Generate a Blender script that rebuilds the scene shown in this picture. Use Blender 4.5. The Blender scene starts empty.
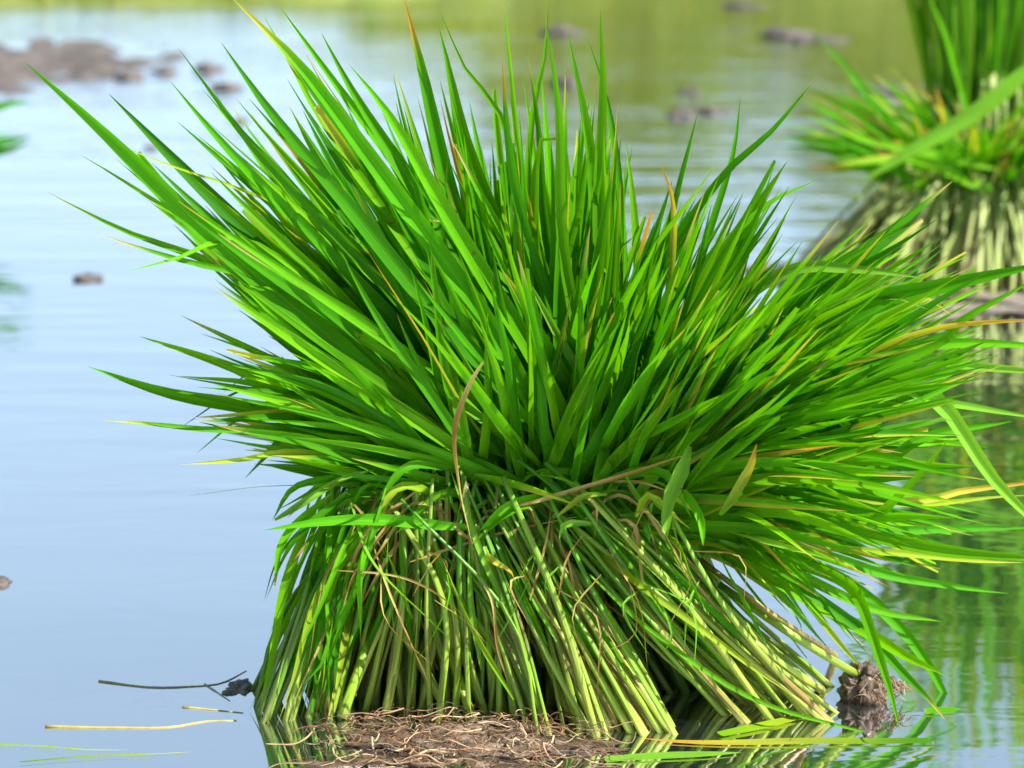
import bpy, bmesh, math, random
import numpy as np
from mathutils import Vector, Matrix, noise
from mathutils.bvhtree import BVHTree

RNG = random.Random(20)
S = bpy.context.scene
COL = S.collection
PI = math.pi

# ---------------------------------------------------------------- camera
F = 2940.0                       # focal length in pixels
CAM = Vector((0.0, -2.15, 0.64))
PITCH = math.radians(9.8)
UP = Vector((0, math.sin(PITCH), math.cos(PITCH)))
FW = Vector((0, math.cos(PITCH), -math.sin(PITCH)))

def ray(px, py):
    return Vector((1, 0, 0)) * ((px - 512) / F) + UP * ((384 - py) / F) + FW

def P(px, py, Y):                # the point of the vertical plane y = Y seen at a pixel
    d = ray(px, py)
    return CAM + d * ((Y - CAM.y) / d.y)

def G(px, py, z=0.0):            # the point of the plane z seen at a pixel
    d = ray(px, py)
    return CAM + d * ((z - CAM.z) / d.z)

cam = bpy.data.cameras.new('camera')
cam_o = bpy.data.objects.new('camera', cam)
COL.objects.link(cam_o)
cam_o.location = CAM
cam_o.rotation_euler = (PI / 2 - PITCH, 0, 0)
cam.sensor_width = 36
cam.lens = F / 1024 * 36
cam.clip_start = 0.05
cam.clip_end = 2000
cam.dof.use_dof = True
cam.dof.focus_distance = 2.22
cam.dof.aperture_fstop = cam.lens / 1000 / 0.0115
S.camera = cam_o

# ---------------------------------------------------------------- materials
def new_mat(name):
    m = bpy.data.materials.new(name)
    m.use_nodes = True
    nt = m.node_tree
    nt.nodes.clear()
    return m, nt

def N(nt, t, **kw):
    n = nt.nodes.new(t)
    for k, v in kw.items():
        setattr(n, k, v)
    return n

def math_node(nt, op, a, b=None, c=None):
    n = N(nt, 'ShaderNodeMath', operation=op)
    for i, v in enumerate((a, b, c)):
        if v is None:
            continue
        if isinstance(v, (int, float)):
            n.inputs[i].default_value = v
        else:
            nt.links.new(v, n.inputs[i])
    return n.outputs[0]

def leaf_material(name, transl, rough, vein=0.22, coat=0.35):
    m, nt = new_mat(name)
    L = nt.links.new
    out = N(nt, 'ShaderNodeOutputMaterial')
    col = N(nt, 'ShaderNodeVertexColor', layer_name='Col')
    uv = N(nt, 'ShaderNodeUVMap', uv_map='UVMap')
    sep = N(nt, 'ShaderNodeSeparateXYZ'); L(uv.outputs[0], sep.inputs[0])
    # parallel veins running the length of the blade
    wave = math_node(nt, 'SINE', math_node(nt, 'MULTIPLY', sep.outputs[0], 44.0))
    mid = math_node(nt, 'ABSOLUTE', math_node(nt, 'SUBTRACT', sep.outputs[0], 0.5))
    rib = math_node(nt, 'SUBTRACT', 1.0, math_node(nt, 'MULTIPLY', mid, 18.0))
    rib = math_node(nt, 'MAXIMUM', rib, 0.0)
    ns = N(nt, 'ShaderNodeTexNoise'); ns.inputs['Scale'].default_value = 26.0; ns.inputs['Detail'].default_value = 5
    tc = N(nt, 'ShaderNodeTexCoord'); L(tc.outputs['Object'], ns.inputs['Vector'])
    # fine streaks along the blade
    cmb = N(nt, 'ShaderNodeCombineXYZ')
    L(math_node(nt, 'MULTIPLY', sep.outputs[0], 14.0), cmb.inputs[0])
    L(math_node(nt, 'MULTIPLY', sep.outputs[1], 5.0), cmb.inputs[1])
    st = N(nt, 'ShaderNodeTexNoise'); st.inputs['Scale'].default_value = 1.0; st.inputs['Detail'].default_value = 6
    addv = N(nt, 'ShaderNodeVectorMath', operation='ADD'); L(cmb.outputs[0], addv.inputs[0])
    L(tc.outputs['Object'], addv.inputs[1])
    L(addv.outputs[0], st.inputs['Vector'])
    v = math_node(nt, 'MULTIPLY_ADD', wave, vein * 0.35, 0.72)
    v = math_node(nt, 'ADD', v, math_node(nt, 'MULTIPLY', rib, vein * 2.2))
    v = math_node(nt, 'ADD', v, math_node(nt, 'MULTIPLY_ADD', ns.outputs[0], 0.5, -0.25))
    v = math_node(nt, 'ADD', v, math_node(nt, 'MULTIPLY', st.outputs[0], 0.5))
    mul = N(nt, 'ShaderNodeVectorMath', operation='SCALE')
    L(col.outputs[0], mul.inputs[0]); L(v, mul.inputs['Scale'])
    # small rusty flecks
    fl = N(nt, 'ShaderNodeTexNoise'); fl.inputs['Scale'].default_value = 170.0; fl.inputs['Detail'].default_value = 3
    L(tc.outputs['Object'], fl.inputs['Vector'])
    rmp = N(nt, 'ShaderNodeValToRGB'); rmp.color_ramp.elements[0].position = 0.69; rmp.color_ramp.elements[1].position = 0.76
    L(fl.outputs[0], rmp.inputs[0])
    mix = N(nt, 'ShaderNodeMixRGB'); L(rmp.outputs[0], mix.inputs[0]); L(mul.outputs[0], mix.inputs[1])
    mix.inputs[2].default_value = (0.16, 0.10, 0.02, 1)
    b = N(nt, 'ShaderNodeBsdfPrincipled')
    L(mix.outputs[0], b.inputs['Base Color'])
    L(math_node(nt, 'MULTIPLY_ADD', ns.outputs[0], 0.3, rough - 0.15), b.inputs['Roughness'])
    b.inputs['Specular IOR Level'].default_value = coat
    bump = N(nt, 'ShaderNodeBump'); bump.inputs['Strength'].default_value = 0.35; bump.inputs['Distance'].default_value = 0.0004
    L(math_node(nt, 'MULTIPLY_ADD', wave, 0.18, st.outputs[0]), bump.inputs['Height']); L(bump.outputs[0], b.inputs['Normal'])
    t = N(nt, 'ShaderNodeBsdfTranslucent')
    tint = N(nt, 'ShaderNodeVectorMath', operation='MULTIPLY'); L(mix.outputs[0], tint.inputs[0])
    tint.inputs[1].default_value = (1.75, 1.55, 0.5)
    L(tint.outputs[0], t.inputs[0])
    ms = N(nt, 'ShaderNodeMixShader'); ms.inputs[0].default_value = transl
    L(b.outputs[0], ms.inputs[1]); L(t.outputs[0], ms.inputs[2])
    L(ms.outputs[0], out.inputs[0])
    return m

def stalk_material(name):
    m, nt = new_mat(name)
    L = nt.links.new
    out = N(nt, 'ShaderNodeOutputMaterial')
    col = N(nt, 'ShaderNodeVertexColor', layer_name='Col')
    uv = N(nt, 'ShaderNodeUVMap', uv_map='UVMap')
    tc = N(nt, 'ShaderNodeTexCoord')
    mp = N(nt, 'ShaderNodeMapping'); mp.inputs['Scale'].default_value = (9, 1.6, 1); L(uv.outputs[0], mp.inputs[0])
    add = N(nt, 'ShaderNodeVectorMath', operation='ADD'); L(mp.outputs[0], add.inputs[0])
    big = N(nt, 'ShaderNodeVectorMath', operation='SCALE'); big.inputs['Scale'].default_value = 9.0
    L(tc.outputs['Object'], big.inputs[0]); L(big.outputs[0], add.inputs[1])
    st = N(nt, 'ShaderNodeTexNoise'); st.inputs['Scale'].default_value = 1.6; st.inputs['Detail'].default_value = 7
    L(add.outputs[0], st.inputs['Vector'])
    v = math_node(nt, 'MULTIPLY_ADD', st.outputs[0], 1.5, 0.22)
    mul = N(nt, 'ShaderNodeVectorMath', operation='SCALE'); L(col.outputs[0], mul.inputs[0]); L(v, mul.inputs['Scale'])
    # torn brown sheath streaks
    rmp = N(nt, 'ShaderNodeValToRGB'); rmp.color_ramp.elements[0].position = 0.54; rmp.color_ramp.elements[1].position = 0.64
    st2 = N(nt, 'ShaderNodeTexNoise'); st2.inputs['Scale'].default_value = 1.0; st2.inputs['Detail'].default_value = 4
    add2 = N(nt, 'ShaderNodeVectorMath', operation='ADD'); L(add.outputs[0], add2.inputs[0]); add2.inputs[1].default_value = (7, 3, 1)
    L(add2.outputs[0], st2.inputs['Vector']); L(st2.outputs[0], rmp.inputs[0])
    mix = N(nt, 'ShaderNodeMixRGB'); L(math_node(nt, 'MULTIPLY', rmp.outputs[0], 0.75), mix.inputs[0]); L(mul.outputs[0], mix.inputs[1])
    mix.inputs[2].default_value = (0.20, 0.115, 0.035, 1)
    b = N(nt, 'ShaderNodeBsdfPrincipled'); L(mix.outputs[0], b.inputs['Base Color'])
    b.inputs['Roughness'].default_value = 0.38
    bump = N(nt, 'ShaderNodeBump'); bump.inputs['Strength'].default_value = 0.8; bump.inputs['Distance'].default_value = 0.0009
    L(st.outputs[0], bump.inputs['Height']); L(bump.outputs[0], b.inputs['Normal'])
    t = N(nt, 'ShaderNodeBsdfTranslucent'); L(mix.outputs[0], t.inputs[0])
    ms = N(nt, 'ShaderNodeMixShader'); ms.inputs[0].default_value = 0.15
    L(b.outputs[0], ms.inputs[1]); L(t.outputs[0], ms.inputs[2]); L(ms.outputs[0], out.inputs[0])
    return m

def mud_material(name, c1, c2, c3, rough=0.35, scale=30):
    m, nt = new_mat(name)
    L = nt.links.new
    out = N(nt, 'ShaderNodeOutputMaterial')
    tc = N(nt, 'ShaderNodeTexCoord')
    n1 = N(nt, 'ShaderNodeTexNoise'); n1.inputs['Scale'].default_value = scale; n1.inputs['Detail'].default_value = 8; n1.inputs['Roughness'].default_value = 0.65
    L(tc.outputs['Object'], n1.inputs['Vector'])
    r = N(nt, 'ShaderNodeValToRGB')
    r.color_ramp.elements[0].position = 0.32; r.color_ramp.elements[0].color = (*c1, 1)
    r.color_ramp.elements[1].position = 0.68; r.color_ramp.elements[1].color = (*c3, 1)
    e = r.color_ramp.elements.new(0.5); e.color = (*c2, 1)
    L(n1.outputs[0], r.inputs[0])
    b = N(nt, 'ShaderNodeBsdfPrincipled'); L(r.outputs[0], b.inputs['Base Color'])
    L(math_node(nt, 'MULTIPLY_ADD', n1.outputs[0], 0.6, rough - 0.3), b.inputs['Roughness'])
    bump = N(nt, 'ShaderNodeBump'); bump.inputs['Strength'].default_value = 0.8; bump.inputs['Distance'].default_value = 0.4 / scale
    L(n1.outputs[0], bump.inputs['Height']); L(bump.outputs[0], b.inputs['Normal'])
    L(b.outputs[0], out.inputs[0])
    return m

def vcol_material(name, rough=0.55, transl=0.0):
    m, nt = new_mat(name)
    L = nt.links.new
    out = N(nt, 'ShaderNodeOutputMaterial')
    col = N(nt, 'ShaderNodeVertexColor', layer_name='Col')
    tc = N(nt, 'ShaderNodeTexCoord')
    n1 = N(nt, 'ShaderNodeTexNoise'); n1.inputs['Scale'].default_value = 90; n1.inputs['Detail'].default_value = 4
    L(tc.outputs['Object'], n1.inputs['Vector'])
    mul = N(nt, 'ShaderNodeVectorMath', operation='SCALE'); L(col.outputs[0], mul.inputs[0])
    L(math_node(nt, 'MULTIPLY_ADD', n1.outputs[0], 1.0, 0.5), mul.inputs['Scale'])
    b = N(nt, 'ShaderNodeBsdfPrincipled'); L(mul.outputs[0], b.inputs['Base Color']); b.inputs['Roughness'].default_value = rough
    b.inputs['Specular IOR Level'].default_value = 0.25
    t = N(nt, 'ShaderNodeBsdfTranslucent'); L(mul.outputs[0], t.inputs[0])
    ms = N(nt, 'ShaderNodeMixShader'); ms.inputs[0].default_value = transl
    L(b.outputs[0], ms.inputs[1]); L(t.outputs[0], ms.inputs[2]); L(ms.outputs[0], out.inputs[0])
    return m

def water_material():
    m, nt = new_mat('paddy_water')
    L = nt.links.new
    out = N(nt, 'ShaderNodeOutputMaterial')
    tc = N(nt, 'ShaderNodeTexCoord')
    big = N(nt, 'ShaderNodeTexNoise'); big.inputs['Scale'].default_value = 0.8; big.inputs['Detail'].default_value = 4
    L(tc.outputs['Object'], big.inputs['Vector'])
    # silt in the water
    r = N(nt, 'ShaderNodeValToRGB')
    r.color_ramp.elements[0].position = 0.3; r.color_ramp.elements[0].color = (0.018, 0.022, 0.026, 1)
    r.color_ramp.elements[1].position = 0.7; r.color_ramp.elements[1].color = (0.028, 0.031, 0.032, 1)
    L(big.outputs[0], r.inputs[0])
    b = N(nt, 'ShaderNodeBsdfDiffuse'); L(r.outputs[0], b.inputs['Color'])
    gl = N(nt, 'ShaderNodeBsdfGlossy'); gl.inputs['Roughness'].default_value = 0.035
    gl.inputs['Color'].default_value = (.97, .98, 1, 1)
    fr = N(nt, 'ShaderNodeFresnel'); fr.inputs[0].default_value = 1.33
    fac = math_node(nt, 'MULTIPLY_ADD', fr.outputs[0], 0.14, 0.72)
    # small wind ripples, stronger further out and to the right where the breeze reaches
    rip = N(nt, 'ShaderNodeTexNoise'); rip.inputs['Scale'].default_value = 10; rip.inputs['Detail'].default_value = 3
    rip.inputs['Distortion'].default_value = 0.4
    mp = N(nt, 'ShaderNodeMapping'); mp.inputs['Scale'].default_value = (0.38, 1.0, 1.0); mp.inputs['Rotation'].default_value = (0, 0, 0.12)
    L(tc.outputs['Object'], mp.inputs[0]); L(mp.outputs[0], rip.inputs['Vector'])
    rip2 = N(nt, 'ShaderNodeTexNoise'); rip2.inputs['Scale'].default_value = 3.2; rip2.inputs['Detail'].default_value = 2
    L(mp.outputs[0], rip2.inputs['Vector'])
    sep = N(nt, 'ShaderNodeSeparateXYZ'); L(tc.outputs['Object'], sep.inputs[0])
    mr = N(nt, 'ShaderNodeMapRange'); L(math_node(nt, 'MULTIPLY_ADD', sep.outputs[0], 1.2, sep.outputs[1]), mr.inputs[0])
    mr.inputs[1].default_value = -0.2; mr.inputs[2].default_value = 3.5; mr.inputs[3].default_value = 0.06; mr.inputs[4].default_value = 1.6
    patch = N(nt, 'ShaderNodeMapRange'); L(big.outputs[0], patch.inputs[0])
    patch.inputs[1].default_value = 0.35; patch.inputs[2].default_value = 0.65; patch.inputs[3].default_value = 0.35; patch.inputs[4].default_value = 1.0
    h = math_node(nt, 'ADD', rip.outputs[0], math_node(nt, 'MULTIPLY', rip2.outputs[0], 1.2))
    bump = N(nt, 'ShaderNodeBump'); bump.inputs['Distance'].default_value = 0.005
    L(math_node(nt, 'MULTIPLY', mr.outputs[0], patch.outputs[0]), bump.inputs['Strength'])
    L(h, bump.inputs['Height']); L(bump.outputs[0], gl.inputs['Normal']); L(bump.outputs[0], fr.inputs['Normal'])
    ms = N(nt, 'ShaderNodeMixShader'); L(fac, ms.inputs[0]); L(b.outputs[0], ms.inputs[1]); L(gl.outputs[0], ms.inputs[2])
    L(ms.outputs[0], out.inputs[0])
    return m

M_LEAF = leaf_material('rice_leaf', 0.36, 0.58, vein=0.12, coat=0.11)
M_DRY = leaf_material('dry_leaf', 0.25, 0.6, vein=0.3, coat=0.2)
M_STALK = stalk_material('rice_stalk')
M_MUD = mud_material('wet_mud', (0.035, 0.024, 0.018), (0.11, 0.072, 0.05), (0.26, 0.19, 0.14), 0.22, 60)
M_BANK = mud_material('bank_mud', (0.042, 0.035, 0.031), (0.095, 0.080, 0.071), (0.165, 0.142, 0.128), 0.65, 16)
M_SHELF = mud_material('drying_mud', (0.13, 0.11, 0.09), (0.22, 0.19, 0.155), (0.33, 0.29, 0.24), 0.7, 40)
M_TURF = mud_material('turf', (0.085, 0.125, 0.022), (0.15, 0.20, 0.03), (0.22, 0.25, 0.06), 0.9, 1.6)
M_SOIL = mud_material('soil', (0.05, 0.04, 0.025), (0.10, 0.08, 0.05), (0.16, 0.13, 0.08), 0.8, 2)
M_ROOT = vcol_material('root_fibre', 0.5)
M_GRASS = vcol_material('bank_grass', 0.7, 0.5)
M_WATER = water_material()

# ---------------------------------------------------------------- mesh items
class Item:
    """One blade, stalk or strand: its own vertices, faces, uvs and colours."""
    __slots__ = ('v', 'f', 'uv', 'c', 'kind', 'mat', 'label')
    def __init__(s, kind, mat):
        s.v, s.f, s.uv, s.c = [], [], [], []
        s.kind, s.mat, s.label = kind, mat, None

def spline(pts, n):
    """Catmull-Rom through pts, resampled to n evenly spaced points."""
    pts = [Vector(p) for p in pts]
    if len(pts) == 2:
        pts = [pts[0], pts[0].lerp(pts[1], 0.5), pts[1]]
    ext = [pts[0] * 2 - pts[1]] + pts + [pts[-1] * 2 - pts[-2]]
    fine = []
    for i in range(1, len(ext) - 2):
        p0, p1, p2, p3 = ext[i - 1:i + 3]
        for k in range(12):
            t = k / 12
            fine.append(0.5 * ((2 * p1) + (p2 - p0) * t + (2 * p0 - 5 * p1 + 4 * p2 - p3) * t * t + (3 * p1 - p0 - 3 * p2 + p3) * t ** 3))
    fine.append(ext[-2])
    d = [0.0]
    for a, b in zip(fine, fine[1:]):
        d.append(d[-1] + (b - a).length)
    out, j = [], 0
    for i in range(n):
        t = d[-1] * i / (n - 1)
        while j < len(d) - 2 and d[j + 1] < t:
            j += 1
        w = (t - d[j]) / max(d[j + 1] - d[j], 1e-9)
        out.append(fine[j].lerp(fine[j + 1], min(max(w, 0), 1)))
    return out

def tangents(c):
    return [((c[min(i + 1, len(c) - 1)] - c[max(i - 1, 0)]).normalized()) for i in range(len(c))]

def mixc(a, b, t):
    t = min(max(t, 0), 1)
    return tuple(a[i] * (1 - t) + b[i] * t for i in range(3))

GREENS = [(0.062, 0.285, 0.003), (0.048, 0.240, 0.003), (0.092, 0.335, 0.003), (0.032, 0.185, 0.004), (0.13, 0.37, 0.004)]
YEL, ORG, BRN, STRAW = (0.42, 0.40, 0.05), (0.42, 0.20, 0.03), (0.23, 0.145, 0.04), (0.43, 0.36, 0.12)
PALE = (0.26, 0.42, 0.07)

def leaf_colour(style, u, green, tipc, tipu):
    """Colour along the blade: u = 0 at the base, 1 at the tip."""
    if style == 'dry':
        return mixc(mixc(BRN, STRAW, 0.5 + 0.5 * math.sin(u * 9 + green[0] * 90)), ORG, 0.3 * u)
    if style == 'orange':
        return mixc(mixc(green, YEL, u * 1.2), ORG, (u - 0.66) * 3)
    if style == 'yellow':
        return mixc(mixc(green, (.34, .40, .03), 0.15 + u * 0.75), STRAW, (u - 0.85) * 4)
    c = mixc(PALE, green, 0.6 + u * 3.5)
    if style == 'pale':
        c = mixc(c, (0.21, 0.42, 0.045), 0.6)
    if tipc:
        c = mixc(c, tipc, (u - tipu) / max(1 - tipu, 0.01) * 1.6)
    return c

def blade(pts, width, facing=None, twist=0.0, style='green', n=15, fold=0.27, blunt=False, kind='leaf', rng=RNG, base_w=0.32, edge=None):
    """A rice leaf: pts run from base to tip, width in metres."""
    c = spline(pts, n)
    t = tangents(c)
    it = Item(kind, M_DRY if style == 'dry' else M_LEAF)
    if facing is None:
        facing = Vector((rng.gauss(0, .4), -1, rng.gauss(.25, .4)))
    facing = facing.normalized()
    green = mixc(rng.choice(GREENS), rng.choice(GREENS), rng.random())
    k = rng.uniform(0.8, 1.15)
    green = tuple(x * k for x in green)
    tipc, tipu = None, 1
    q = rng.random()
    if style == 'green':
        if q < 0.07: tipc, tipu = STRAW, rng.uniform(0.88, 0.96)
        elif q < 0.09: tipc, tipu = ORG, rng.uniform(0.86, 0.95)
        elif q < 0.17: tipc, tipu = YEL, rng.uniform(0.84, 0.95)
    if style == 'browntip': tipc, tipu, style = STRAW, rng.uniform(0.86, 0.94), 'green'
    streak = None
    if q > 0.93 and style == 'green': streak = rng.uniform(0.3, 0.6)
    wob, ph = rng.uniform(0.0, 0.05), rng.random() * 6
    # a leaf never runs quite true: small sideways waver and one random bend
    Ln = sum((b_ - a_).length for a_, b_ in zip(c, c[1:]))
    w1, w2, ph2, ph3 = rng.uniform(0, .009) * Ln, rng.uniform(0, .006) * Ln, rng.random() * 6, rng.random() * 6
    fx = facing.cross(t[n // 2]); fx = fx.normalized() if fx.length > .05 else t[n // 2].orthogonal()
    c = [p + fx * (w1 * math.sin(i / n * 5 + ph2) + w2 * math.sin(i / n * 11 + ph3)) * min(1, i / n * 3) for i, p in enumerate(c)]
    t = tangents(c)
    cols = 5
    if style == 'dry': width *= .62
    for i in range(n):
        u = i / (n - 1)
        nr = facing - t[i] * facing.dot(t[i])
        if nr.length < 0.05:
            nr = t[i].orthogonal()
        nr.normalize()
        nr = Matrix.Rotation(twist * u, 3, t[i]) @ nr
        s = t[i].cross(nr).normalized()
        up = base_w + (1 - base_w) * min(1, u / 0.3) ** 0.8
        if blunt:
            w = width * up * (1 if u < 0.5 else 1 - (u - .5) * 1.1) * (1 if u < .95 else .7)
        else:
            w = width * up * (1.0 if u < .35 else max(0.0, 1 - ((u - .35) / .65) ** 2.7))
        w = max(w, width * 0.025) * (1 + wob * math.sin(u * 23 + ph))
        for j in range(cols):
            a = j / (cols - 1) * 2 - 1
            it.v.append(c[i] + s * (a * w * 0.5) + nr * ((abs(a) ** 1.4) * w * fold))
            it.uv.append((j / (cols - 1), u))
            cc = leaf_colour(style, u, green, tipc, tipu)
            if streak and u > streak and a > 0.4:
                cc = mixc(cc, YEL, 0.75)
            if edge and a * edge > 0.45:
                cc = mixc(cc, ORG, 0.7)
            it.c.append(cc)
    for i in range(n - 1):
        for j in range(cols - 1):
            a = i * cols + j
            it.f.append((a, a + 1, a + cols + 1, a + cols))
    return it

def tube(pts, r0, r1, colf, n=9, sides=7, kind='stalk', mat=None, flat=1.0, rng=RNG, knobs=0.0):
    """A stalk or strand, pts from its foot to its top."""
    c = spline(pts, n)
    t = tangents(c)
    it = Item(kind, mat or M_STALK)
    ref = Vector((rng.gauss(0, 1), rng.gauss(0, 1), 0.1)).normalized()
    ph = rng.random() * 9
    for i in range(n):
        u = i / (n - 1)
        a = ref - t[i] * ref.dot(t[i])
        a = a.normalized() if a.length > .01 else t[i].orthogonal().normalized()
        b = t[i].cross(a)
        r = r0 + (r1 - r0) * u
        r *= 1 + knobs * math.sin(u * 17 + ph)
        for j in range(sides):
            th = 2 * PI * j / sides
            it.v.append(c[i] + a * (math.cos(th) * r) + b * (math.sin(th) * r * flat))
            it.uv.append((j / sides, u))
            it.c.append(colf(u))
    for i in range(n - 1):
        for j in range(sides):
            j2 = (j + 1) % sides
            it.f.append((i * sides + j, i * sides + j2, (i + 1) * sides + j2, (i + 1) * sides + j))
    it.f.append(tuple(range(sides))[::-1])
    it.f.append(tuple((n - 1) * sides + j for j in range(sides)))
    return it

def build(name, items, parent=None, origin=None, mat=None):
    """Link the given items as ONE mesh object."""
    origin = origin or (Vector(parent.location) if parent else Vector((0, 0, 0)))
    V, Fc, UV, CC, MI, mats = [], [], [], [], [], []
    for it in items:
        o = len(V)
        if it.mat not in mats:
            mats.append(it.mat)
        mi = mats.index(it.mat)
        V += [(p - origin)[:] for p in it.v]
        for f in it.f:
            Fc.append(tuple(i + o for i in f)); MI.append(mi)
        UV += it.uv; CC += it.c
    me = bpy.data.meshes.new(name)
    me.from_pydata(V, [], Fc)
    for m in mats:
        me.materials.append(m)
    li = np.empty(len(me.loops), dtype=np.int32)
    me.loops.foreach_get('vertex_index', li)
    uvl = me.uv_layers.new(name='UVMap')
    uvl.data.foreach_set('uv', np.array(UV, dtype=np.float32)[li].ravel())
    ca = me.color_attributes.new('Col', 'FLOAT_COLOR', 'POINT')
    arr = np.ones((len(V), 4), dtype=np.float32); arr[:, :3] = np.array(CC, dtype=np.float32)
    ca.data.foreach_set('color', arr.ravel())
    me.polygons.foreach_set('material_index', np.array(MI, dtype=np.int32))
    me.polygons.foreach_set('use_smooth', np.ones(len(Fc), dtype=bool))
    me.update()
    o = bpy.data.objects.new(name, me)
    COL.objects.link(o)
    if parent:
        o.parent = parent
    else:
        o.location = origin
    return o

def tag(o, label=None, cat=None, group=None, kind=None):
    if label: o['label'] = label
    if cat: o['category'] = cat
    if group: o['group'] = group
    if kind: o['kind'] = kind
    return o

def empty(name, loc):
    o = bpy.data.objects.new(name, None)
    o.empty_display_size = 0.05
    o.location = loc
    COL.objects.link(o)
    return o

def visible_counts(items):
    """How much of the picture each item shows: rays from the camera on a pixel grid."""
    V, Fc, own = [], [], []
    for k, it in enumerate(items):
        o = len(V)
        V += it.v
        for f in it.f:
            Fc.append(tuple(i + o for i in f)); own.append(k)
    tree = BVHTree.FromPolygons(V, Fc)
    cnt = [0] * len(items)
    for py in range(1, 768, 3):
        for px in range(1, 1024, 3):
            h = tree.ray_cast(CAM, ray(px, py).normalized())
            if h[2] is not None:
                cnt[own[h[2]]] += 1
    return cnt

def assemble(root, items, limits, mass_names):
    """Items that show largest become parts of their own; the rest of each kind one mass."""
    cnt = visible_counts(items)
    for kind in limits:
        idx = [i for i, it in enumerate(items) if it.kind == kind]
        idx.sort(key=lambda i: -cnt[i])
        lim = limits[kind]
        top = [i for i in idx[:lim] if cnt[i] > 0]
        for i in top:
            o = build(kind, [items[i]], root)
            if items[i].label:
                o['label'] = items[i].label
        rest = [items[i] for i in idx if i not in set(top)]
        if rest:
            tag(build(mass_names[kind], rest, root), kind='stuff')

# ---------------------------------------------------------------- the main sheaf
def U(a, b): return RNG.uniform(a, b)

items = []

def stalk_col(rng, bright=1.0, greenish=0.5):
    base = mixc((0.42, 0.53, 0.07), (0.25, 0.46, 0.02), rng.random())
    top = mixc((0.05, 0.27, 0.008), (0.16, 0.37, 0.015), rng.random())
    if rng.random() < 0.10:
        base, top = (0.33, 0.23, 0.06), (0.26, 0.27, 0.05)
    foot = (0.55, 0.56, 0.14)
    if greenish > .85:  # greener stalks, colour also darkened for shade at left and in the hollow
        base, foot = mixc((0.07, 0.27, 0.012), (0.18, 0.34, 0.03), rng.random()), (0.30, 0.40, 0.06)
    g = greenish
    def f(u):
        c = mixc(base, top, u * (0.6 + g) + (g - 0.5) * 0.6)
        if u < 0.12:
            c = mixc(foot, c, 0.4 + u * 5)
        return tuple(x * bright for x in c)
    return f

# handfuls: foot line (pixels on the water), tie line (pixels) with its depth, how many
#            foot x0,x1  y0,y1     tie x0,x1   y0,y1      Ytie        n  r(px)      green
HANDS = [
    ((248, 335), (692, 728), (330, 400), (478, 525), (0.08, 0.17), 40, (2.4, 4.4), 0.95),
    ((315, 410), (690, 722), (375, 440), (480, 530), (0.06, 0.13), 30, (2.6, 5.2), 0.45),
    ((395, 520), (690, 728), (405, 480), (485, 540), (0.03, 0.10), 36, (2.6, 5.8), 0.22),
    ((530, 680), (722, 744), (452, 545), (490, 545), (0.02, 0.10), 60, (2.0, 5.2), 0.52),
    ((716, 845), (690, 728), (550, 612), (490, 540), (0.03, 0.12), 62, (2.0, 5.2), 0.50),
    ((455, 560), (700, 735), (450, 540), (490, 540), (0.06, 0.12), 14, (2.6, 4.6), 0.6),
]
for (fx, fy, tx, ty, Yt, n, rr, gr) in HANDS:
    for k in range(n):
        if k % 10 < 7:                   # most stalks of a handful cling together in bunches
            nb = (k * 7 % 5 + .5) / 5
            a = nb + RNG.gauss(0, .05); b = nb * .8 + .1 + (k * 7 % 5 % 2 - .5) * .12 + RNG.gauss(0, .05)
        else:
            a = (k + U(-.5, .5)) / n; b = a + U(-.2, .2)
        a = min(max(a, 0), 1); b = min(max(b, 0), 1)
        dy = U(0, 1)
        foot = G(fx[0] + (fx[1] - fx[0]) * a, fy[0] + (fy[1] - fy[0]) * dy, -0.004)
        top = P(tx[0] + (tx[1] - tx[0]) * b, ty[0] + (ty[1] - ty[0]) * U(0, 1) - U(8, 34), Yt[0] + (Yt[1] - Yt[0]) * (1 - dy * .9) + U(-.012, .012))
        midp = foot.lerp(top, 0.5) + Vector((U(-.011, .011), U(-.014, .004), U(-.004, .008)))
        top.x = max(top.x, P(322, 480, top.y).x)
        r = U(*rr) / F * 2.15
        if RNG.random() < .25:
            top = top + Vector((U(-.05, .05) if gr < .9 else U(0, .05), U(-.01, .01), 0)); midp = midp + Vector((U(-.008, .008), -.008, 0))
        items.append(tube([foot, midp, top], r * 1.05, r * 0.7, stalk_col(RNG, 1.0, min(1, max(0, gr + RNG.gauss(0, .18)))), flat=U(.55, .9), knobs=.03))
        if RNG.random() < (.3 if gr > .9 else .85):               # a split sheath peeling off the stalk
            u0, u1 = U(.15, .5), U(.7, 1.0)
            a = foot.lerp(top, u0) + Vector((0, -r, 0)); c = foot.lerp(top, u1) + Vector((U(-.012, .012), U(-.014, -.003), U(-.01, .01)))
            st = RNG.choices(['green', 'pale', 'dry', 'yellow'], (45, 30, 18, 7))[0]
            items.append(blade([a, a.lerp(c, .5) + Vector((U(-.003, .003), U(-.007, -.002), 0)), c], U(3, 7) / F * 2.1, style=st, twist=U(-2, 2), n=11,
                               kind='withered_leaf' if st == 'dry' else 'leaf'))
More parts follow.
